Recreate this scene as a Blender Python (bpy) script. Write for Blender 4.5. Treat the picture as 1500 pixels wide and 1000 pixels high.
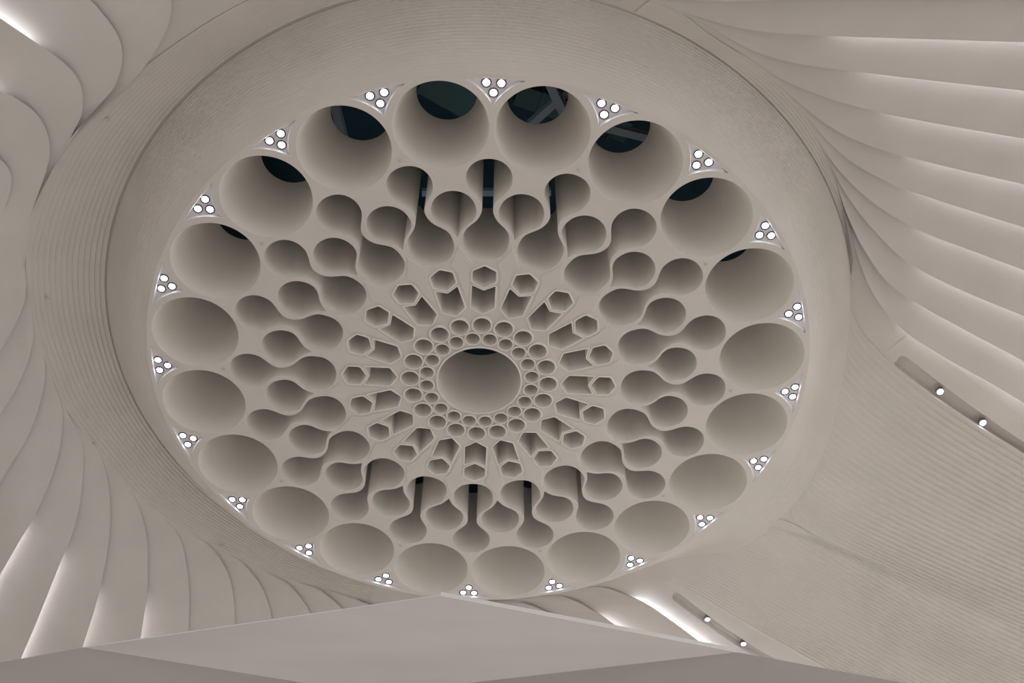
import bpy, bmesh, math, json
import numpy as np
from mathutils import Matrix, Vector

# ---------------------------------------------------------------- units
# Plans below are drawn in rosette units (1 = radius of the ring of big openings),
# x to the viewer's right, y towards the viewer, z up from the rosette face.
S = 4.0            # metres per unit
H = 14.836         # rosette face above the floor
def W(x, y, z=0.0): return (-x * S, y * S, H + z * S)

scene = bpy.context.scene
for o in list(bpy.data.objects): bpy.data.objects.remove(o)

# ---------------------------------------------------------------- camera
ROT = np.array([[0.9984691, 0.0552929, -0.0014956], [-0.0434176, 0.8002056, 0.5981521], [0.0342704, -0.5971714, 0.8013812]])
CAM = (-0.034179, 2.643436, -3.308957)
cd = bpy.data.cameras.new('camera'); cam = bpy.data.objects.new('camera', cd)
scene.collection.objects.link(cam)
M3 = np.diag([-1, 1, 1])
rx, uy, fz = M3 @ ROT[0], M3 @ ROT[1], M3 @ ROT[2]
m = Matrix(((rx[0], uy[0], -fz[0]), (rx[1], uy[1], -fz[1]), (rx[2], uy[2], -fz[2]))).to_4x4()
m.translation = Vector(W(*CAM)); cam.matrix_world = m
cd.sensor_width = 36; cd.lens = 1740.18 * 36 / 1500; cd.clip_end = 500
scene.camera = cam

# ---------------------------------------------------------------- world, exposure
world = bpy.data.worlds.new('world'); scene.world = world; world.use_nodes = True
bg = world.node_tree.nodes['Background']
bg.inputs[0].default_value = (1.0, 0.96, 0.945, 1); bg.inputs[1].default_value = 0.87
scene.view_settings.view_transform = 'Standard'; scene.view_settings.look = 'None'
scene.view_settings.gamma = 1; scene.view_settings.use_curve_mapping = False
scene.view_settings.exposure = 0.0
SPOT_W = 100.0
GROOVE_W = 2000.0
LED = 5.0
LAMP = 12.0

# ---------------------------------------------------------------- helpers
col = scene.collection
def plaster(name, rgb, rough=0.85, bump=0.0, var=0.03, scale=1.5):
    mt = bpy.data.materials.new(name); mt.use_nodes = True
    nt = mt.node_tree; b = nt.nodes['Principled BSDF']
    b.inputs['Roughness'].default_value = rough
    b.inputs['Specular IOR Level'].default_value = 0.2
    tc = nt.nodes.new('ShaderNodeTexCoord'); no = nt.nodes.new('ShaderNodeTexNoise')
    no.inputs['Scale'].default_value = scale; no.inputs['Detail'].default_value = 4
    rp = nt.nodes.new('ShaderNodeValToRGB')
    rp.color_ramp.elements[0].position = .3; rp.color_ramp.elements[1].position = .7
    rp.color_ramp.elements[0].color = tuple(c * (1 - var) for c in rgb) + (1,)
    rp.color_ramp.elements[1].color = tuple(min(1, c * (1 + var)) for c in rgb) + (1,)
    nt.links.new(tc.outputs['Object'], no.inputs['Vector'])
    nt.links.new(no.outputs['Fac'], rp.inputs['Fac'])
    nt.links.new(rp.outputs['Color'], b.inputs['Base Color'])
    if bump:
        bp = nt.nodes.new('ShaderNodeBump'); bp.inputs['Strength'].default_value = bump
        n2 = nt.nodes.new('ShaderNodeTexNoise'); n2.inputs['Scale'].default_value = 40
        nt.links.new(tc.outputs['Object'], n2.inputs['Vector'])
        nt.links.new(n2.outputs['Fac'], bp.inputs['Height']); nt.links.new(bp.outputs['Normal'], b.inputs['Normal'])
    return mt
def brushed(name, rgb):
    mt = plaster(name, rgb, .7, 0, .05, 1.0)
    nt = mt.node_tree
    mp = nt.nodes.new('ShaderNodeMapping'); mp.inputs['Scale'].default_value = (.35, 1.6, 1.6)
    tc = [n for n in nt.nodes if n.type == 'TEX_COORD'][0]; no = [n for n in nt.nodes if n.type == 'TEX_NOISE'][0]
    nt.links.new(tc.outputs['Object'], mp.inputs['Vector']); nt.links.new(mp.outputs['Vector'], no.inputs['Vector'])
    return mt
def metal(name, rgb, rough=.4, met=1.0):
    mt = plaster(name, rgb, rough, 0, .04, 6.0); mt.node_tree.nodes['Principled BSDF'].inputs['Metallic'].default_value = met
    return mt
def glow(name, rgb, s):
    mt = bpy.data.materials.new(name); mt.use_nodes = True; b = mt.node_tree.nodes['Principled BSDF']
    b.inputs['Base Color'].default_value = (.8, .8, .8, 1)
    b.inputs['Emission Color'].default_value = rgb + (1,); b.inputs['Emission Strength'].default_value = s
    return mt
PL = (.705, .68, .65)
M = dict(
    vault=plaster('vault_plaster', PL), panel=plaster('panel_plaster', (.705, .68, .66)),
    face=plaster('rosette_plaster', (.745, .72, .69)), tube=plaster('tube_plaster', (.88, .86, .815)),
    canopy=brushed('canopy_stone', (.87, .885, .89)), canopy_shaded=brushed('canopy_stone_shaded', (.50, .48, .465)),  # canopy walls get a darker copy of the stone, shade put into the colour
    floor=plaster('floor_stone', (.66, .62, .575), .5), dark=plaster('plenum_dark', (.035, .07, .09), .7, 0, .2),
    steel=plaster('dusty_steel', (.30, .29, .29), .5, 0, .1), duct=plaster('painted_duct', (.08, .12, .11), .5, 0, .15),
    pipe=plaster('pale_pipe', (.35, .40, .47), .4),
    spot=metal('spotlight_metal', (.30, .29, .31), .4, .5), ring=metal('downlight_trim_metal', (.13, .12, .17), .5, .2), lens=glow('downlight_lens', (.93, .95, 1.0), LAMP),
    tray=plaster('tray_white', (.84, .85, .88), .5), led=glow('led_strip', (1.0, .96, .97), LED * 1.3), led_mid=glow('bright_led_strip', (.93, .95, 1.0), LED * 2.2), led_soft=glow('soft_led_strip', (1.0, .96, .97), LED * .8),
    led_cool=glow('cool_led_strip', (.9, .93, 1.0), LED * 2.4), head=plaster('sprinkler_cover', (.64, .61, .58)))

def mesh_obj(name, V, F, mat, parent=None, smooth=False):
    me = bpy.data.meshes.new(name); me.from_pydata([tuple(v) for v in V], [], F); me.update()
    me.materials.append(mat)
    if smooth: me.polygons.foreach_set('use_smooth', [True] * len(me.polygons))
    o = bpy.data.objects.new(name, me); col.objects.link(o)
    if parent is not None:
        o.parent = parent; o.matrix_parent_inverse = Matrix.Translation(parent.location).inverted()
    return o
def empty(name, loc, **kw):
    o = bpy.data.objects.new(name, None); o.location = loc; o.empty_display_size = .3; col.objects.link(o)
    for k, v in kw.items(): o[k] = v
    return o
def grid_faces(n, m, close=False):
    F = []
    for i in range(n - 1):
        for j in range(m if close else m - 1):
            k = (j + 1) % m
            F.append((i * m + j, i * m + k, (i + 1) * m + k, (i + 1) * m + j))
    return F
def resample(P, n):
    """smooth curve through points, n points evenly by length"""
    P = np.array(P, float); Q = np.vstack([2 * P[0] - P[1], P, 2 * P[-1] - P[-2]]); out = []
    for i in range(1, len(Q) - 2):
        p0, p1, p2, p3 = Q[i - 1:i + 3]
        # centripetal Catmull-Rom
        t0 = 0; t1 = t0 + np.linalg.norm(p1 - p0) ** .5 + 1e-9; t2 = t1 + np.linalg.norm(p2 - p1) ** .5 + 1e-9; t3 = t2 + np.linalg.norm(p3 - p2) ** .5 + 1e-9
        for t in np.linspace(t1, t2, 16, endpoint=False):
            a1 = (t1 - t) / (t1 - t0) * p0 + (t - t0) / (t1 - t0) * p1
            a2 = (t2 - t) / (t2 - t1) * p1 + (t - t1) / (t2 - t1) * p2
            a3 = (t3 - t) / (t3 - t2) * p2 + (t - t2) / (t3 - t2) * p3
            b1 = (t2 - t) / (t2 - t0) * a1 + (t - t0) / (t2 - t0) * a2
            b2 = (t3 - t) / (t3 - t1) * a2 + (t - t1) / (t3 - t1) * a3
            out.append((t2 - t) / (t2 - t1) * b1 + (t - t1) / (t2 - t1) * b2)
    out.append(P[-1]); out = np.array(out)
    L = np.r_[0, np.cumsum(np.linalg.norm(np.diff(out, axis=0), axis=1))]
    s = np.linspace(0, L[-1], n)
    return np.stack([np.interp(s, L, out[:, k]) for k in range(out.shape[1])], 1)
def resample_closed(P, n):
    P = list(P); k = len(P)
    Q = P[-3:] + P + P[:3]
    c = resample(Q, 4000)
    a = np.argmin(np.linalg.norm(c[:2000] - np.array(P[0]), axis=1)); b = 2000 + np.argmin(np.linalg.norm(c[2000:] - np.array(P[0]), axis=1))
    c = c[a:b + 1]; L = np.r_[0, np.cumsum(np.linalg.norm(np.diff(c, axis=0), axis=1))]; s = np.linspace(0, L[-1], n, endpoint=False)
    return np.stack([np.interp(s, L, c[:, j]) for j in (0, 1)], 1)

# ---------------------------------------------------------------- the vault surface round the rosette
R0, R1, DR = 1.165, 1.35, .22
def wfac(x, y):
    az = np.degrees(np.arctan2(x, y)) % 360
    d = (az - 118 + 180) % 360 - 180
    w = np.where(d < 0, np.clip((-d - 5) / 33, 0, 1), np.clip((d - 5) / 24, 0, 1))
    return w * w * (3 - 2 * w)
def B(x, y):
    x = np.asarray(x, float); y = np.asarray(y, float)
    k = np.maximum(np.hypot(x, y) - R1, 0)
    return DR * wfac(x, y) * np.exp(-(k / .42) ** 1.5) - .10 * k
def surf(P, off): return [W(x, y, z) for (x, y), z in zip(P, B(P[:, 0], P[:, 1]) - off)]

ceiling = empty('ceiling', (0, 0, H), kind='structure')
# --- smooth shell (behind everything else), leaving the two grooves open
G = {}
G['L1'] = [
    [-0.224, 1.471],
    [-0.425, 1.418],
    [-0.609, 1.353],
    [-0.756, 1.283],
    [-0.885, 1.205],
    [-1.055, 1.084],
    [-1.202, 0.964],
    [-1.311, 0.85],
    [-1.388, 0.741],
    [-1.474, 0.588],
    [-1.55, 0.408],
    [-1.58, 0.273],
    [-1.596, 0.06],
    [-1.581, -0.117],
    [-1.556, -0.285],
    [-1.506, -0.437],
    [-1.43, -0.609],
    [-1.366, -0.742],
    [-1.244, -0.914],
    [-1.14, -1.007],
    [-1.002, -1.122],
    [-0.828, -1.247],
    [-0.603, -1.337],
    [-0.439, -1.414],
]
G['R1'] = [
    [0.476, 1.357],
    [0.567, 1.306],
    [0.662, 1.241],
    [0.86, 1.133],
    [0.968, 1.048],
    [1.085, 0.907],
    [1.179, 0.74],
    [1.242, 0.579],
    [1.297, 0.442],
]
G['RU'] = [
    [[1.303, 0.293], [1.391, 0.146], [1.452, 0.093], [1.539, 0.037], [1.629, -0.008], [2.017, -0.195], [2.47, -0.453]],
    [[1.29, 0.202], [1.331, 0.042], [1.371, -0.069], [1.452, -0.18], [1.544, -0.252], [1.823, -0.399], [2.12, -0.554], [2.591, -0.802]],
    [[1.264, 0.064], [1.275, -0.123], [1.308, -0.239], [1.39, -0.344], [1.587, -0.483], [1.885, -0.643], [2.185, -0.776], [2.657, -0.996]],
    [[1.224, -0.133], [1.23, -0.326], [1.287, -0.455], [1.432, -0.584], [1.634, -0.697], [1.934, -0.833], [2.241, -0.965], [2.717, -1.17]],
    [[1.205, -0.39], [1.218, -0.537], [1.269, -0.639], [1.355, -0.7], [1.458, -0.744], [1.665, -0.831], [1.971, -0.971], [2.283, -1.107], [2.768, -1.319]],
]
G['LL'] = [
    [[1.034, -0.629], [1.127, -0.624], [1.237, -0.64], [1.355, -0.7], [1.458, -0.744], [1.665, -0.831], [1.971, -0.971], [2.283, -1.107], [2.768, -1.319]],
    [[0.869, -0.886], [0.98, -0.775], [1.172, -0.721], [1.311, -0.75], [1.458, -0.811], [1.683, -0.908], [1.993, -1.058], [2.316, -1.221], [2.817, -1.463]],
    [[0.74, -1.144], [0.907, -1.114], [1.065, -1.087], [1.231, -1.108], [1.467, -1.192], [1.779, -1.332], [2.107, -1.496], [2.975, -1.932]],
    [[0.645, -1.221], [0.804, -1.202], [0.918, -1.208], [1.089, -1.25], [1.266, -1.316], [1.515, -1.437], [1.844, -1.619], [2.547, -2.017]],
]
G['PL'] = [
    [[[-0.521, -1.372], [-0.461, -1.393], [-0.416, -1.414], [-0.325, -1.497]], None],
    [[[-0.684, -1.31], [-0.627, -1.338], [-0.548, -1.412], [-0.458, -1.518]], None],
    [[[-0.828, -1.247], [-0.761, -1.295], [-0.712, -1.36], [-0.68, -1.417], [-0.638, -1.547]], None],
    [[[-1.002, -1.122], [-0.939, -1.185], [-0.886, -1.264], [-0.856, -1.344], [-0.839, -1.418], [-0.823, -1.589]], None],
    [[[-1.14, -1.007], [-1.074, -1.075], [-1.021, -1.172], [-0.996, -1.276], [-0.99, -1.418], [-0.99, -1.637]], None],
    [[[-1.244, -0.914], [-1.195, -1.004], [-1.174, -1.12], [-1.168, -1.26], [-1.178, -1.42], [-1.205, -1.69]], None],
    [[[-1.365, -0.736], [-1.336, -0.84], [-1.316, -0.965], [-1.32, -1.094], [-1.33, -1.225], [-1.347, -1.323], [-1.365, -1.415], [-1.429, -1.694]], [-1.343, -1.285]],
    [[[-1.467, -0.505], [-1.45, -0.585], [-1.436, -0.721], [-1.448, -0.899], [-1.481, -1.066], [-1.516, -1.199], [-1.598, -1.436], [-1.712, -1.76]], [-1.52, -1.199]],
    [[[-1.531, -0.392], [-1.51, -0.504], [-1.525, -0.662], [-1.565, -0.837], [-1.621, -0.966], [-1.659, -1.053], [-1.772, -1.312], [-1.856, -1.495], [-1.985, -1.79]], [-1.65, -1.025]],
    [[[-1.575, -0.177], [-1.557, -0.302], [-1.568, -0.417], [-1.606, -0.557], [-1.654, -0.67], [-1.713, -0.78], [-1.756, -0.848], [-1.856, -1.015], [-2.077, -1.388]], [-1.757, -0.856]],
    [[[-1.586, -0.005], [-1.584, -0.122], [-1.597, -0.191], [-1.626, -0.286], [-1.676, -0.396], [-1.746, -0.504], [-1.793, -0.577], [-1.985, -0.866]], None],
    [[[-1.591, 0.104], [-1.597, 0.034], [-1.614, -0.032], [-1.655, -0.129], [-1.701, -0.208], [-1.746, -0.271], [-1.919, -0.501]], None],
    [[[-1.575, 0.311], [-1.585, 0.23], [-1.604, 0.166], [-1.645, 0.088], [-1.701, 0.0], [-1.869, -0.224]], None],
]
G['TL'] = [
    [[[-1.543, 0.445], [-1.471, 0.588], [-1.401, 0.707], [-1.328, 0.815], [-1.226, 0.922], [-1.106, 1.036], [-1.045, 1.114], [-1.001, 1.182], [-0.969, 1.25], [-0.957, 1.307], [-0.95, 1.401]], None],
    [[[-1.562, 0.367], [-1.513, 0.516], [-1.465, 0.615], [-1.406, 0.724], [-1.335, 0.826], [-1.244, 0.926], [-1.184, 0.993], [-1.147, 1.062], [-1.127, 1.133], [-1.127, 1.193], [-1.144, 1.253], [-1.173, 1.32], [-1.217, 1.42]], None],
    [[[-1.67, 0.202], [-1.591, 0.3], [-1.538, 0.449], [-1.485, 0.583], [-1.429, 0.686], [-1.372, 0.767], [-1.322, 0.85], [-1.287, 0.911], [-1.27, 0.973], [-1.266, 1.035], [-1.277, 1.083], [-1.307, 1.139], [-1.354, 1.204], [-1.416, 1.275], [-1.501, 1.362]], [-1.356, 1.192]],
    [[[-1.689, 0.31], [-1.637, 0.371], [-1.541, 0.494], [-1.459, 0.648], [-1.428, 0.713], [-1.402, 0.788], [-1.396, 0.875], [-1.413, 0.946], [-1.443, 0.995], [-1.476, 1.032], [-1.568, 1.101]], [-1.49, 1.033]],
    [[[-1.706, 0.416], [-1.654, 0.476], [-1.599, 0.549], [-1.565, 0.606], [-1.537, 0.67], [-1.528, 0.724], [-1.543, 0.775], [-1.625, 0.9]], None],
]
G['TR'] = [
    [[[1.148, 0.756], [1.216, 0.643], [1.306, 0.461], [1.357, 0.37], [1.427, 0.282], [1.514, 0.212], [1.61, 0.171], [1.808, 0.102], [1.937, 0.047], [2.354, -0.158]], [1.514, 0.211]],
    [[[1.132, 0.815], [1.239, 0.613], [1.319, 0.499], [1.414, 0.397], [1.52, 0.344], [1.655, 0.299], [1.888, 0.219], [2.279, 0.055]], [1.521, 0.342]],
    [[[1.093, 0.878], [1.163, 0.768], [1.238, 0.677], [1.325, 0.594], [1.413, 0.525], [1.5, 0.483], [1.653, 0.443], [1.833, 0.403], [2.194, 0.297]], [1.489, 0.486]],
    [[[1.046, 0.938], [1.109, 0.857], [1.188, 0.78], [1.278, 0.718], [1.365, 0.673], [1.455, 0.643], [1.602, 0.618], [1.777, 0.584], [2.122, 0.497]], [1.452, 0.641]],
    [[[0.999, 1.0], [1.087, 0.919], [1.166, 0.863], [1.248, 0.827], [1.329, 0.801], [1.413, 0.789], [1.723, 0.748], [2.053, 0.687]], [1.399, 0.789]],
    [[[0.887, 1.097], [0.977, 1.039], [1.068, 0.983], [1.162, 0.947], [1.268, 0.928], [1.343, 0.923], [1.671, 0.906], [1.984, 0.873]], [1.344, 0.922]],
    [[[0.779, 1.179], [0.912, 1.117], [1.051, 1.085], [1.225, 1.07], [1.421, 1.069], [1.616, 1.067], [1.915, 1.054]], [1.232, 1.071]],
    [[[0.59, 1.297], [0.678, 1.262], [0.789, 1.214], [0.927, 1.196], [1.082, 1.203], [1.24, 1.213], [1.561, 1.227], [1.85, 1.223]], [1.127, 1.205]],
    [[[0.48, 1.333], [0.565, 1.316], [0.704, 1.293], [0.834, 1.295], [0.998, 1.316], [1.235, 1.35], [1.507, 1.38], [1.781, 1.401]], [1.008, 1.317]],
    [[[0.35, 1.379], [0.474, 1.363], [0.592, 1.369], [0.763, 1.4], [1.016, 1.454], [1.457, 1.526], [1.719, 1.56]], None],
    [[[0.243, 1.418], [0.402, 1.434], [0.569, 1.479], [0.733, 1.521], [0.979, 1.583], [1.403, 1.678], [1.652, 1.73]], None],
]
G['BR'] = [
    [[[0.523, -1.293], [0.594, -1.283], [0.664, -1.288], [0.728, -1.293], [0.774, -1.3], [0.885, -1.348], [0.991, -1.4], [1.144, -1.487]], [0.771, -1.311]],
    [[[0.349, -1.357], [0.414, -1.349], [0.48, -1.357], [0.541, -1.382], [0.594, -1.397], [0.655, -1.42], [0.796, -1.488]], [0.627, -1.421]],
    [[[0.201, -1.394], [0.285, -1.399], [0.322, -1.411], [0.359, -1.424], [0.469, -1.471]], None],
    [[[0.045, -1.407], [0.12, -1.401], [0.181, -1.421], [0.32, -1.484]], None],
]
G['GR'] = [
    [1.55, 0.062],
    [2.616, -0.506],
]
G['GR_lamps'] = [
    [1.694, 0.01],
    [1.864, -0.069],
]
G['GB'] = [
    [0.904, -1.261],
    [1.537, -1.556],
]
G['GB_lamps'] = [
    [1.043, -1.3],
    [1.206, -1.364],
]
G['heads'] = [
    [-1.224, 0.877],
    [-1.532, 0.175],
    [-1.469, -0.499],
    [-1.039, -1.072],
]
def groove_frame(a, b):
    a = np.array(a); b = np.array(b); d = (b - a) / np.linalg.norm(b - a); n = np.array([-d[1], d[0]])
    return a, d, n, np.linalg.norm(b - a)
GR = groove_frame(*G['GR']); GB = groove_frame(*G['GB'])
if True:
    rad = np.r_[R1, R1 + .012, np.linspace(R1 + .03, 4.6, 110)]; n = 300
    V = []
    for r in rad:
        t = np.linspace(0, 2 * np.pi, n, endpoint=False); P = np.stack([r * np.sin(t), r * np.cos(t)], 1)
        V += surf(P, -.003)
    F = []
    for i, f in enumerate(grid_faces(len(rad), n, True)):
        c = np.mean([V[k] for k in f], axis=0); c = np.array([-c[0] / S, c[1] / S]); bad = False
        for a, d, nn, L in (GR, GB):
            q = c - a; s_, t_ = q @ d, q @ nn
            if -.03 < s_ < L + .03 and abs(t_) < .075: bad = True
        if not bad: F.append(f)
    mesh_obj('shell', V, F, M['vault'], ceiling, True)

# --- drum wall of fine ribs rising from the rosette edge to the crease
ND = 26; n = 288; t = np.linspace(0, 2 * np.pi, n, endpoint=False)
CX, SX = np.sin(t), np.cos(t); wv = wfac(CX, SX)
def drum(u):  # u 0..1
    a = u * np.pi / 2
    return R0 + (R1 - R0 + .004) * (.85 * u + .15 * np.sin(a)), DR * (.85 * u + .15 * (1 - np.cos(a)))
for i in range(ND):
    u0, u1 = i / ND, (i + 1) / ND
    (ra, za), (rb, zb) = drum(u0), drum(u1)
    amp = .0056 * min(1, max(0, (u0 - .02) / .5)) * (.35 + .65 * wv)
    nr, nz = .75, .65
    rows = []
    for q_, k_ in ((0, 0), (.25, 1), (.6, .55), (1, 0)):
        r_, z_ = ra + (rb - ra) * q_, za + (zb - za) * q_
        rows.append(((r_ + amp * k_ * nr), z_ * wv - amp * k_ * nz))
    V = [];
    for r, z in rows: V += [W(r[k] * CX[k], r[k] * SX[k], z[k]) for k in range(n)]
    mesh_obj('rib', V, grid_faces(4, n, True), M['face'], ceiling)

# --- lofted fields of ribs: every rib is one lapped strip
def field(guides, nr, mpts, amp, fade_in=.18, flip=False, u_lo=0.0, mat='vault', name='rib'):
    Gd = np.array([resample(g, mpts) for g in guides])
    X = np.array([resample(Gd[:, j], nr + 1) if len(guides) > 2 else np.linspace(Gd[0, j], Gd[1, j], nr + 1) for j in range(mpts)])
    s = np.linspace(0, 1, mpts); A = amp * np.clip(s / fade_in, 0, 1) ** 1.3 if fade_in else amp * np.ones(mpts)
    for i in range(nr):
        P, Q = X[:, i], X[:, i + 1]
        if flip: P, Q = Q, P
        a = np.minimum(A, np.linalg.norm(P - Q, axis=1) * .30); V = []
        for t_, k_ in ((0, 0), (.13, 1), (.5, .66), (1, 0)):
            C_ = P + (Q - P) * t_; rr = np.hypot(C_[:, 0], C_[:, 1])
            z = B(C_[:, 0], C_[:, 1]) - a * k_ + .0008 + .3 * np.clip(R1 + .004 - rr, 0, .1)
            V += [W(p[0], p[1], zz) for p, zz in zip(C_, z)]
        mesh_obj(name, V, grid_faces(4, mpts), M[mat], ceiling)
def arc(r, a0, a1, n=24): return [(r * math.sin(math.radians(a)), r * math.cos(math.radians(a))) for a in np.linspace(a0, a1, n)]
field([arc(R1 + .012, -8, -163), G['L1']], 14, 120, .0066, .30)
field([arc(R1 + .008, 18, 74), G['R1']], 6, 60, .0035, .25)
field(G['RU'], 32, 90, .0078, .40)
field(G['LL'], 34, 90, .0068, .40)

# --- overlapping curved panels, each with a hidden strip of light behind its free edge
def panels(edges, amp, base=.018, over=.22, last=None, ledmat='led', s_gap=.045, s0=0.0, reach=.9):
    m_ = 64; Ed = []
    for e in edges:      # carry each free edge on past the last surveyed point
        q = resample(e[0], m_); d = q[-1] - q[-4]; d = d / np.linalg.norm(d)
        Ed.append(np.vstack([q, q[-1] + d * np.linspace(.08, reach, 12)[:, None]]))
    s = np.r_[np.linspace(0, 1, m_), np.linspace(1.02, 1.3, 12)]; m_ += 12
    for k, (E, (pts, gs)) in enumerate(zip(Ed, edges)):
        Nx = Ed[k + 1] if k + 1 < len(Ed) else E + (E - Ed[k - 1]) * 1.3
        gs_ = 2.0
        if gs is not None: gs_ = s[np.argmin(np.linalg.norm(E - np.array(gs), axis=1))]
        # drop of the free edge: nothing at the root, opens to a light gap where the strip runs
        A = base * np.clip((s - s0) / .25, 0, 1) ** 1.2 + (amp - base) * (np.clip((s - gs_ + .14) / .14, 0, 1) if gs is not None else 0)
        V = []; T = [0, .03, .12, .3, .5, .75, 1.0, 1.0 + over]
        th = .006
        V += [W(x, y, z) for (x, y), z in zip(E + (Nx - E) * .004, B(E[:, 0], E[:, 1]) - A + th)]
        for t_ in T:
            P = E + (Nx - E) * t_
            dz = -A * max(0, 1 - t_) ** 1.0 + .0015 * min(1, t_)
            V += [W(x, y, z) for (x, y), z in zip(P, B(P[:, 0], P[:, 1]) + dz)]
        V += [W(x, y, z) for (x, y), z in zip(E + (Nx - E) * 1.15, B(*(E + (Nx - E) * 1.15).T) + .012)]
        p = mesh_obj('curved_panel', V, grid_faces(len(T) + 2, m_), M['panel'], ceiling, True)
        md = p.modifiers.new('crisp', 'EDGE_SPLIT'); md.split_angle = math.radians(50)
        if gs is not None:
            i0 = int(np.argmin(abs(s - gs_)))
            idx = np.arange(i0, m_); dirv = Nx[idx] - E[idx]; wd = np.linalg.norm(dirv, axis=1)[:, None]; dirv = dirv / wd
            P1 = E[idx] + dirv * s_gap; P2 = P1 + dirv * .012
            z = B(P1[:, 0], P1[:, 1]) - A[idx] * (1 - s_gap / wd[:, 0]) + .005
            V = [W(x, y, zz) for (x, y), zz in zip(P1, z)] + [W(x, y, zz) for (x, y), zz in zip(P1, z + .004)]
            V += [W(x, y, zz) for (x, y), zz in zip(P2, z + .004)] + [W(x, y, zz) for (x, y), zz in zip(P2, z)]
            o = mesh_obj('light_strip', V, grid_faces(4, len(idx)), M[ledmat if isinstance(ledmat, str) else ledmat[k]], p)
            o.matrix_parent_inverse = Matrix.Identity(4); o.parent = p
            o.matrix_parent_inverse = p.matrix_basis.inverted()
panels(G['PL'], .034)
panels(G['TL'], .034, ledmat=['led', 'led', 'led_mid', 'led', 'led'], s0=.25)
panels(G['TR'], .034, base=.032, ledmat='led_soft', s_gap=.018)
panels(G['BR'], .034, ledmat=['led_cool', 'led', 'led', 'led'])

# --- grooves: a flat border with a sunk channel, round-ended
def groove(fr, hw, depth, L, lo, hi):
    a, d, nn, _ = fr
    ss = np.r_[np.linspace(-.07, -hw * 1.02, 5), np.linspace(-hw * .97, hw * .3, 14), np.linspace(hw * .6, L, 60)]
    tt = np.r_[lo, -hw * 1.06, -hw * np.array([1, .96, .85, .6, .3]), 0, hw * np.array([.3, .6, .85, .96, 1]), hw * 1.06, hi]
    tt = np.array(sorted(tt)); V = []
    for s_ in ss:
        for t_ in tt:
            r = math.hypot(min(s_, 0), t_) if s_ < 0 else abs(t_)
            q = a + d * s_ + nn * t_
            e = min(1, max(0, (hw - r) / (hw * .16)))
            V.append(W(q[0], q[1], float(B(q[0], q[1])) + .0018 + depth * e))
    o = mesh_obj('groove_channel', V, grid_faces(len(ss), len(tt)), M['vault'], ceiling, False)
    return o
groove(GR, .030, .035, 1.3, -.105, .105)
groove(GB, .022, .030, .75, -.105, .105)

# ---------------------------------------------------------------- the rosette
ros = empty('ceiling_rosette', (0, 0, H), label='huge round plaster ceiling rosette pierced by rings of round, hourglass and hexagonal tubes', category='ceiling rosette')
TD = .34; NF = 20
def circ(cx, cy, r, n): a = np.linspace(0, 2 * np.pi, n, endpoint=False); return np.stack([cx + r * np.cos(a), cy + r * np.sin(a)], 1)
def rotc(P, deg):  # clockwise turn about the rosette centre
    a = math.radians(deg); P = np.asarray(P); return np.stack([P[:, 0] * math.cos(a) + P[:, 1] * math.sin(a), -P[:, 0] * math.sin(a) + P[:, 1] * math.cos(a)], 1)
def mirror(h): return h + [(-x, y) for x, y in reversed(h[1:-1])]
dumb = resample_closed(mirror([(0, .8835), (.0345, .876), (.0608, .8543), (.0738, .8195), (.0685, .783), (.0525, .7596), (.033, .739), (.0205, .720), (.0175, .7005), (.022, .679), (.0345, .657), (.0525, .639), (.0696, .6175), (.0756, .5885), (.0691, .5475), (.0432, .518), (0, .507)]), 88)
def polyline(P, n, r=0):
    P = np.array(P); out = []
    for i in range(len(P)):   # round the corners a little
        a, b, c = P[i - 1], P[i], P[(i + 1) % len(P)]
        u = (a - b) / np.linalg.norm(a - b); v = (c - b) / np.linalg.norm(c - b)
        for t_ in np.linspace(0, 1, n): out.append(b + u * r * (1 - t_) ** 2 + v * r * t_ ** 2)
    return np.array(out)
th = [(-.0637, .7353), (-.0368, .7622), (0, .772), (.0368, .7622), (.0637, .7353), (.0735, .6985), (.069, .673), (.056, .655), (.038, .642), (.0195, .6265), (.0075, .610), (0, .597)]
h0 = resample(th, 60); h0 = h0[int(np.argmin(abs(h0[:30, 0]))):]; h0[0, 0] = 0
tear = np.array([tuple(p) for p in h0] + [(-x, y) for x, y in h0[::-1][1:-1]])
hexa = polyline([(0, .4868), (.0395, .4655), (.0395, .4235), (0, .3995), (-.0395, .4235), (-.0395, .4655)], 4, .006)
slot = polyline([(0, .3880), (.0395, .4075), (.0400, .3180), (0, .2915), (-.0400, .3180), (-.0395, .4075)], 4, .004)
big = circ(0, 1, .1485, 72); sm1 = circ(0, .2455, .0315, 32); sm2 = circ(0, .1885, .0245, 28); cen = circ(0, 0, .1475, 96)
# recess for the lamps: two sides follow the big openings, the third the rim
def recess(k=.172, rout=1.152):
    cx, cy = math.sin(math.radians(9)), math.cos(math.radians(9)); P = []
    tip = cy + math.sqrt(k * k - cx * cx); 
    phi = math.degrees(math.acos((1 + rout ** 2 - k * k) / (2 * rout))); az = 9 - phi
    c = (rout * math.sin(math.radians(az)), rout * math.cos(math.radians(az)))
    a0 = math.atan2(tip - cy, -cx); a1 = math.atan2(c[1] - cy, c[0] - cx)
    side = [(cx + k * math.cos(a), cy + k * math.sin(a)) for a in np.linspace(a0, a1, 9)]
    top = [(rout * math.sin(math.radians(a)), rout * math.cos(math.radians(a))) for a in np.linspace(az, -az, 7)][1:-1]
    return np.array(side + top + [(-x, y) for x, y in side[::-1]][:-1])
rec = recess()
holes = [cen]
for i in range(NF):
    a = i * 18
    holes += [rotc(big, a + 9), rotc(dumb, a), rotc(tear, a + 9), rotc(hexa, a), rotc(slot, a), rotc(sm1, a), rotc(sm2, a + 9), rotc(rec, a)]
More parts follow.
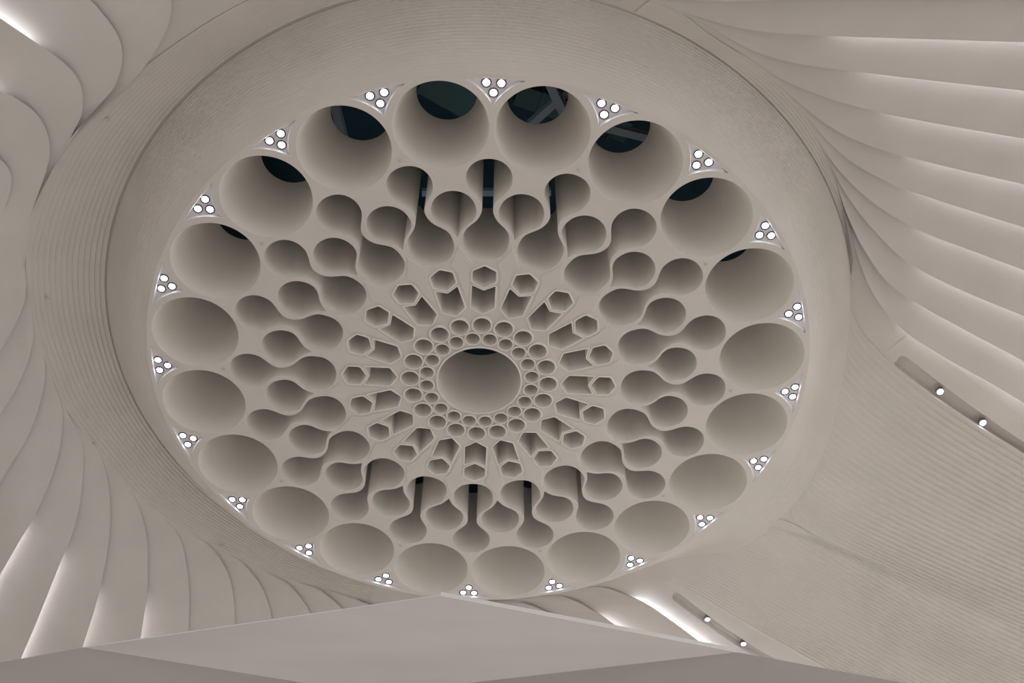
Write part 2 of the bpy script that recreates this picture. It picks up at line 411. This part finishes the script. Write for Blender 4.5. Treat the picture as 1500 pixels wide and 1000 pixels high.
# the face plate with every opening cut through it
cu = bpy.data.curves.new('face', 'CURVE'); cu.dimensions = '2D'; cu.fill_mode = 'BOTH'
for P in [circ(0, 0, R0, 288)] + holes:
    sp = cu.splines.new('POLY'); sp.points.add(len(P) - 1)
    sp.points.foreach_set('co', np.c_[-P[:, 0] * S, P[:, 1] * S, np.zeros(len(P)), np.ones(len(P))].ravel()); sp.use_cyclic_u = True
tmp = bpy.data.objects.new('tmp', cu); col.objects.link(tmp)
dg = bpy.context.evaluated_depsgraph_get(); me = bpy.data.meshes.new_from_object(tmp.evaluated_get(dg))
bpy.data.objects.remove(tmp)
me.name = 'face_plate'; me.materials.clear(); me.materials.append(M['face'])
fo = bpy.data.objects.new('face_plate', me); col.objects.link(fo); fo.parent = ros; print('face polys', len(me.polygons))

def outward(P, d):
    nx = np.roll(P, -1, 0) - np.roll(P, 1, 0); nx /= np.linalg.norm(nx, axis=1)[:, None] + 1e-9
    N = np.stack([nx[:, 1], -nx[:, 0]], 1)
    area = .5 * np.sum(P[:, 0] * np.roll(P[:, 1], -1) - np.roll(P[:, 0], -1) * P[:, 1])
    return P + N * d * (1 if area > 0 else -1)
def tube(name, P, deg, lip=0.0, lipw=.0075, depth=TD, wall=.006, mat='tube', top=None):
    n = len(P); key = name
    rows = []
    if lip:
        rows += [(outward(P, lipw), .001), (outward(P, lipw), -lip * .7), (outward(P, lipw * .75), -lip), (P, -lip)]
    T_ = P if top is None else top
    rows += [(P, .0), (T_, depth), (outward(T_, wall), depth), (outward(P, wall), .004)]
    return rows
protos = {}
def put_tube(name, P, deg, **kw):
    if name not in protos:
        rows = tube(name, P, 0, **kw); V = []
        for Q, z in rows: V += [(-x * S, y * S, z * S) for x, y in Q]
        me = bpy.data.meshes.new(name); me.from_pydata(V, [], grid_faces(len(rows), len(P), True)); me.materials.append(M['tube'])
        me.polygons.foreach_set('use_smooth', [True] * len(me.polygons)); me.update()
        bm = bmesh.new(); bm.from_mesh(me)
        for e in bm.edges:
            if len(e.link_faces) == 2 and e.calc_face_angle(0) > math.radians(28): e.smooth = False
        bm.to_mesh(me); bm.free(); protos[name] = me
    o = bpy.data.objects.new(name, protos[name]); col.objects.link(o); o.parent = ros
    o.rotation_euler = (0, 0, math.radians(deg)); return o
put_tube('centre_tube', cen, 0, lip=.007, lipw=.006)
for i in range(NF):
    a = i * 18
    put_tube('round_tube', big, a + 9, top=circ(0, .959, .101, 72), depth=.332)
    put_tube('hourglass_tube', dumb, a)
    put_tube('teardrop_tube', tear, a + 9)
    put_tube('hexagonal_tube', hexa, a, lip=.004, lipw=.0055)
    put_tube('slotted_tube', slot, a, lip=.0035, lipw=.005)
    put_tube('small_round_tube', sm1, a, lip=.008, lipw=.0055)
    put_tube('tiny_round_tube', sm2, a + 9, lip=.008, lipw=.0050)

def kite(k, z):
    h = [(0, .352), (.012 * k, .402), (.020 * k, .458), (.040 * k, .497), (.022 * k, .529), (.010 * k, .555), (0, .573)]
    return [(x, (y - .47) * k + .47) for x, y in h] + [(-x, (y - .47) * k + .47) for x, y in h[::-1][1:-1]]
ka, kb = kite(1, 0), kite(.90, 0); nk = len(ka)
kme = bpy.data.meshes.new('kite_panel')
kme.from_pydata([(-x * S, y * S, 0) for x, y in ka] + [(-x * S, y * S, -.0035 * S) for x, y in kb], [], [(i, (i + 1) % nk, nk + (i + 1) % nk, nk + i) for i in range(nk)] + [tuple(range(nk, 2 * nk))])
kme.materials.append(M['face'])
for i in range(NF):
    o = bpy.data.objects.new('kite_panel', kme); col.objects.link(o); o.parent = ros; o.rotation_euler = (0, 0, math.radians(i * 18 + 9))
# ---------------------------------------------------------------- lamps
ordn = ['topmost', 'first', 'second', 'third', 'fourth', 'fifth', 'sixth', 'seventh', 'eighth', 'ninth', 'lowest', 'ninth', 'eighth', 'seventh', 'sixth', 'fifth', 'fourth', 'third', 'second', 'first']
def disc_mesh(name, prof, n, mat, cap_first=False):
    V = []
    for r, z in prof: V += [(r * math.cos(2 * math.pi * j / n), r * math.sin(2 * math.pi * j / n), z) for j in range(n)]
    F = grid_faces(len(prof), n, True)
    if cap_first: F.append(tuple(range(n)))
    me = bpy.data.meshes.new(name); me.from_pydata(V, [], F); me.materials.append(mat); me.update(); return me
RD = .010  # recess depth
tray_rows = [(rec, .0), (outward(rec, -.0055), RD), ]
V = []
for Q, z in tray_rows: V += [(-x * S, y * S, z * S) for x, y in Q]
nrec = len(rec); F = grid_faces(2, nrec, True)
c0 = len(V); V.append((0, 1.12 * S, RD * S))
for j in range(nrec): F.append((nrec + j, nrec + (j + 1) % nrec, c0))
tray_me = bpy.data.meshes.new('tray'); tray_me.from_pydata(V, [], F); tray_me.materials.append(M['tray']); tray_me.update()
ring_me = disc_mesh('trim_ring', [(.0160 * S, 0), (.0158 * S, -.010), (.0150 * S, -.014), (.0120 * S, -.012), (.0108 * S, -.004), (.0108 * S, 0)], 32, M['ring'])
lens_me = disc_mesh('lens', [(.0109 * S, -.004), (.0102 * S, -.008), (.006 * S, -.009)], 28, M['lens']);
bm = bmesh.new(); bm.from_mesh(lens_me); bmesh.ops.holes_fill(bm, edges=[e for e in bm.edges if e.is_boundary]); bm.to_mesh(lens_me); bm.free()
for i in range(NF):
    a = math.radians(i * 18)
    if i == 0: lab = 'triple downlight in triangular recess, topmost of the rosette ring'
    elif i == 10: lab = 'triple downlight in triangular recess, lowest of the rosette ring, just above the canopy tip'
    elif i < 10: lab = f'triple downlight in triangular recess, {ordn[i]} clockwise from the topmost one'
    else: lab = f'triple downlight in triangular recess, {ordn[i]} anticlockwise from the topmost one'
    t_ = empty('triple_downlight', (0, 0, H), label=lab, category='downlight', group='triple downlights round the rosette rim')
    t_.rotation_euler = (0, 0, i * math.radians(18)); 
    tr = bpy.data.objects.new('tray', tray_me); col.objects.link(tr); tr.parent = t_
    for lx, ly in ((-.0225, 1.1335), (.0225, 1.1335), (0, 1.102)):
        r_ = bpy.data.objects.new('trim_ring', ring_me); col.objects.link(r_); r_.parent = t_; r_.location = (-lx * S, ly * S, RD * S)
        l_ = bpy.data.objects.new('lens', lens_me); col.objects.link(l_); l_.parent = r_
    ld = bpy.data.lights.new('downlight_beam', 'SPOT'); ld.energy = SPOT_W; ld.spot_size = math.radians(60); ld.spot_blend = .8
    ld.color = (1, .965, .92); ld.shadow_soft_size = .12
    lo = bpy.data.objects.new('downlight_beam', ld); col.objects.link(lo); lo.parent = t_; lo.location = (0, 1.122 * S, -.04)

# spotlights sitting in the grooves
def spotlight(xy, lab, k=1.0):
    z = float(B(*xy)); t_ = empty('groove_spotlight', W(xy[0], xy[1], z + .02), label=lab, category='spotlight', group='spotlights in the ceiling grooves')
    R_ = .0125 * S * k
    b = bpy.data.objects.new('housing', disc_mesh('housing', [(R_ * .2, .0), (R_, .0), (R_, -.055), (R_ * .84, -.062), (R_ * .8, -.052)], 32, M['spot'])); col.objects.link(b); b.parent = t_
    me = disc_mesh('lens', [(R_ * .8, -.056), (R_ * .4, -.060)], 28, M['lens'])
    bm = bmesh.new(); bm.from_mesh(me); bmesh.ops.holes_fill(bm, edges=[e for e in bm.edges if e.is_boundary]); bm.to_mesh(me); bm.free()
    l_ = bpy.data.objects.new('lens', me); col.objects.link(l_); l_.parent = b
    br = bpy.data.objects.new('bracket', disc_mesh('bracket', [(R_ * .35, .06), (R_ * .35, -.01)], 12, M['ring'])); col.objects.link(br); br.parent = t_
    ld = bpy.data.lights.new('groove_beam', 'SPOT'); ld.energy = GROOVE_W; ld.spot_size = math.radians(80); ld.spot_blend = .8
    ld.color = (1, .965, .92); ld.shadow_soft_size = .08
    lo = bpy.data.objects.new('groove_beam', ld); col.objects.link(lo); lo.parent = t_; lo.location = (0, 0, -.12)
    t_.rotation_euler = (math.radians(6), 0, 0)
def in_groove(fr, xy): a, d, nn, _ = fr; return a + d * ((np.array(xy) - a) @ d)
spotlight(in_groove(GR, G['GR_lamps'][0]), 'small cylinder spotlight in the groove beside the right-hand panels, the one nearer the rosette', 1.15)
spotlight(in_groove(GR, G['GR_lamps'][1]), 'small cylinder spotlight in the groove beside the right-hand panels, the one farther from the rosette', 1.15)
spotlight(in_groove(GB, G['GB_lamps'][0]), 'small cylinder spotlight in the groove above the canopy, the one nearer the rosette', 1.05)
spotlight(in_groove(GB, G['GB_lamps'][1]), 'small cylinder spotlight in the groove above the canopy, closest to the canopy edge', 1.05)

# sprinkler covers
head_me = disc_mesh('sprinkler_cover', [(.0001, -.010), (.022, -.010), (.028, 0)], 20, M['head'])
words = ['upper right, next to the top', 'right, above the middle', 'far right, at mid height', 'lower right', 'bottom right', 'bottom left', 'lower left', 'far left, at mid height', 'left, above the middle', 'upper left, next to the top']
for i in range(10):
    a = math.radians(18 + 36 * i); o = bpy.data.objects.new('sprinkler_cover', head_me); col.objects.link(o)
    o.location = W(.904 * math.sin(a), .904 * math.cos(a), 0); o['category'] = 'sprinkler'; o['group'] = 'sprinkler covers on the rosette'
    o['label'] = 'tiny round sprinkler cover between the big openings, ' + words[i]
for (x, y), w_ in zip(G['heads'], ['upper left of the rosette', 'left of the rosette', 'lower left of the rosette', 'under the rosette, nearest the canopy']):
    o = bpy.data.objects.new('sprinkler_cover', head_me); col.objects.link(o); o.location = W(x, y, float(B(x, y)) - .007)
    o['category'] = 'sprinkler'; o['group'] = 'sprinkler covers on the ribbed band'; o['label'] = 'tiny round sprinkler cover on the ribbed band, ' + w_

# ---------------------------------------------------------------- the dark void above the tubes
def box(name, c, d, mat, parent=None, rot=0, **kw):
    x, y, z = [v / 2 for v in d]; V = [(sx * x, sy * y, sz * z) for sx in (-1, 1) for sy in (-1, 1) for sz in (-1, 1)]
    F = [(0, 1, 3, 2), (4, 6, 7, 5), (0, 4, 5, 1), (2, 3, 7, 6), (0, 2, 6, 4), (1, 5, 7, 3)]
    me = bpy.data.meshes.new(name); me.from_pydata(V, [], F); me.materials.append(mat); me.update()
    o = bpy.data.objects.new(name, me); col.objects.link(o); o.location = c; o.rotation_euler = (0, 0, rot)
    if parent: o.parent = parent
    for k, v in kw.items(): o[k] = v
    return o
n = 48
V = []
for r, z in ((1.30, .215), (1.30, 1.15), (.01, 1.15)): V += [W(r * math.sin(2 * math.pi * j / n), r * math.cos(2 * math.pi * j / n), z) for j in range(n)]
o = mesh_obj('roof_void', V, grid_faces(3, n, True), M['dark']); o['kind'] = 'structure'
# screed on top of the face, between the tubes, keeps the void dark
def beam(x0, y0, x1, y1, z, hgt, wid, lab, mat='steel', name='steel_beam', flange=True, cat='beam', grp=None):
    a = Vector(W(x0, y0, z)); b = Vector(W(x1, y1, z)); L = (b - a).length; ang = math.atan2(b.y - a.y, b.x - a.x)
    t_ = empty(name, (a + b) / 2, label=lab, category=cat); t_.rotation_euler = (0, 0, ang)
    if grp: t_['group'] = grp
    if flange:
        box('web', (0, 0, 0), (L, wid * .12, hgt), M[mat], t_)
        box('bottom_flange', (0, 0, -hgt / 2), (L, wid, hgt * .08), M[mat], t_)
        box('top_flange', (0, 0, hgt / 2), (L, wid, hgt * .08), M[mat], t_)
    else:
        box('duct_body', (0, 0, 0), (L, wid, hgt), M[mat], t_)
        for q in np.arange(-L / 2 + .4, L / 2, 1.2): box('duct_joint', (q, 0, 0), (.05, wid + .05, hgt + .05), M[mat], t_)
    return t_
beam(.10, 1.02, .42, .42, .74, .16, .13, 'dusty steel brace seen through the big opening right of the topmost downlight')
beam(.15, .62, .40, .90, .78, .14, .11, 'thinner steel brace crossing the brace over the big opening right of the topmost downlight')
beam(-.62, .95, -.50, .35, .70, .16, .12, 'pale steel beam seen through the second big opening left of the topmost downlight')
beam(-1.0, .50, -.78, .05, .70, .16, .12, 'pale steel beam seen through the third big opening left of the topmost downlight')
beam(-.60, .95, -.02, .63, .86, .30, .45, 'greenish duct seen through the big opening left of the topmost downlight', 'duct', 'air_duct', False, 'duct')
beam(.10, .66, .55, .52, .98, .25, .35, 'dark duct low behind the big opening right of the topmost downlight', 'duct', 'air_duct', False, 'duct')
beam(.42, .66, .95, .55, .72, .12, .12, 'steel beam seen through the second big opening right of the topmost downlight')
beam(-.25, .33, .25, .36, .74, .10, .10, 'pale pipe seen through the topmost hourglass slot', 'pipe', 'pipe_run', False, 'pipe')
beam(.75, .25, 1.0, .55, .72, .16, .12, 'steel beam glimpsed through the third big opening right of the topmost downlight')

for x, y in ((0, .88), (-.84, .27), (.84, .27), (.28, -.86), (-.28, .40), (.28, .40)):  # unseen blue fill lights, added to brighten the roof void from below
    wl = bpy.data.lights.new('void_fill_light', 'SPOT'); wl.energy = 9; wl.color = (.62, .85, 1); wl.shadow_soft_size = .1
    wl.spot_size = math.radians(150); wl.spot_blend = .3
    wo = bpy.data.objects.new('void_fill_light', wl); col.objects.link(wo); wo.location = W(x, y, .40); wo.rotation_euler = (math.pi, 0, 0)
# ---------------------------------------------------------------- the stone canopy at the bottom
can = empty('stone_canopy', W(-.1, .1, -1.3), label='large pale stone canopy with a flat kite shaped soffit, below the rosette', category='canopy')
A_, L_, R_, C_, P_, Q_ = [np.array(v) for v in [[-0.084, 0.3423, -1.3], [-1.0087, 0.0913, -1.3], [0.698, 0.1633, -1.3], [-0.261, -0.0632, -1.3], [-1.3314, 0.0901, -1.3905], [1.3916, 0.203, -1.4655]]]
def prism(name, poly, dvec, mat):
    n = len(poly); V = [W(*p) for p in poly] + [W(*(p + dvec)) for p in poly]
    F = [tuple(range(n)), tuple(range(2 * n - 1, n - 1, -1))] + [(i, (i + 1) % n, n + (i + 1) % n, n + i) for i in range(n)]
    o = mesh_obj(name, V, F, mat, can); return o
prism('soffit', [A_, L_, C_, R_], np.array([0, 0, .003]), M['canopy'])
P_ = L_ + (P_ - L_) * 2.2; Q_ = R_ + (Q_ - R_) * 1.8
dn = np.array([0, -.9, -1.2]); back = np.array([0, -.03, 0.0])
def ext(P, O, k): return P + (P - O) * k
prism('side_wall', [C_, L_, P_, P_ + dn, C_ + dn], np.array([.0, -.02, 0]), M['canopy_shaded'])
prism('side_wall', [C_, R_, Q_, Q_ + dn, C_ + dn], np.array([.0, -.02, 0]), M['canopy_shaded'])
prism('edge_trim', [A_ + [0, 0, .012], R_ + [0, 0, .012], R_ + [-.0025, .0, -.001], A_ + [0, -.001, -.001]], np.array([.0005, .001, 0]), M['canopy'])

# ---------------------------------------------------------------- floor
o = box('floor', (0, 0, -.1), (70, 70, .2), M['floor']); o['kind'] = 'structure'
o = box('wall_left_blocker', (4.8 * S, 0, 7.5), (.4, 44, 15), M['vault']); o['kind'] = 'structure'  # unseen wall added to block side light and darken the left of the ceiling
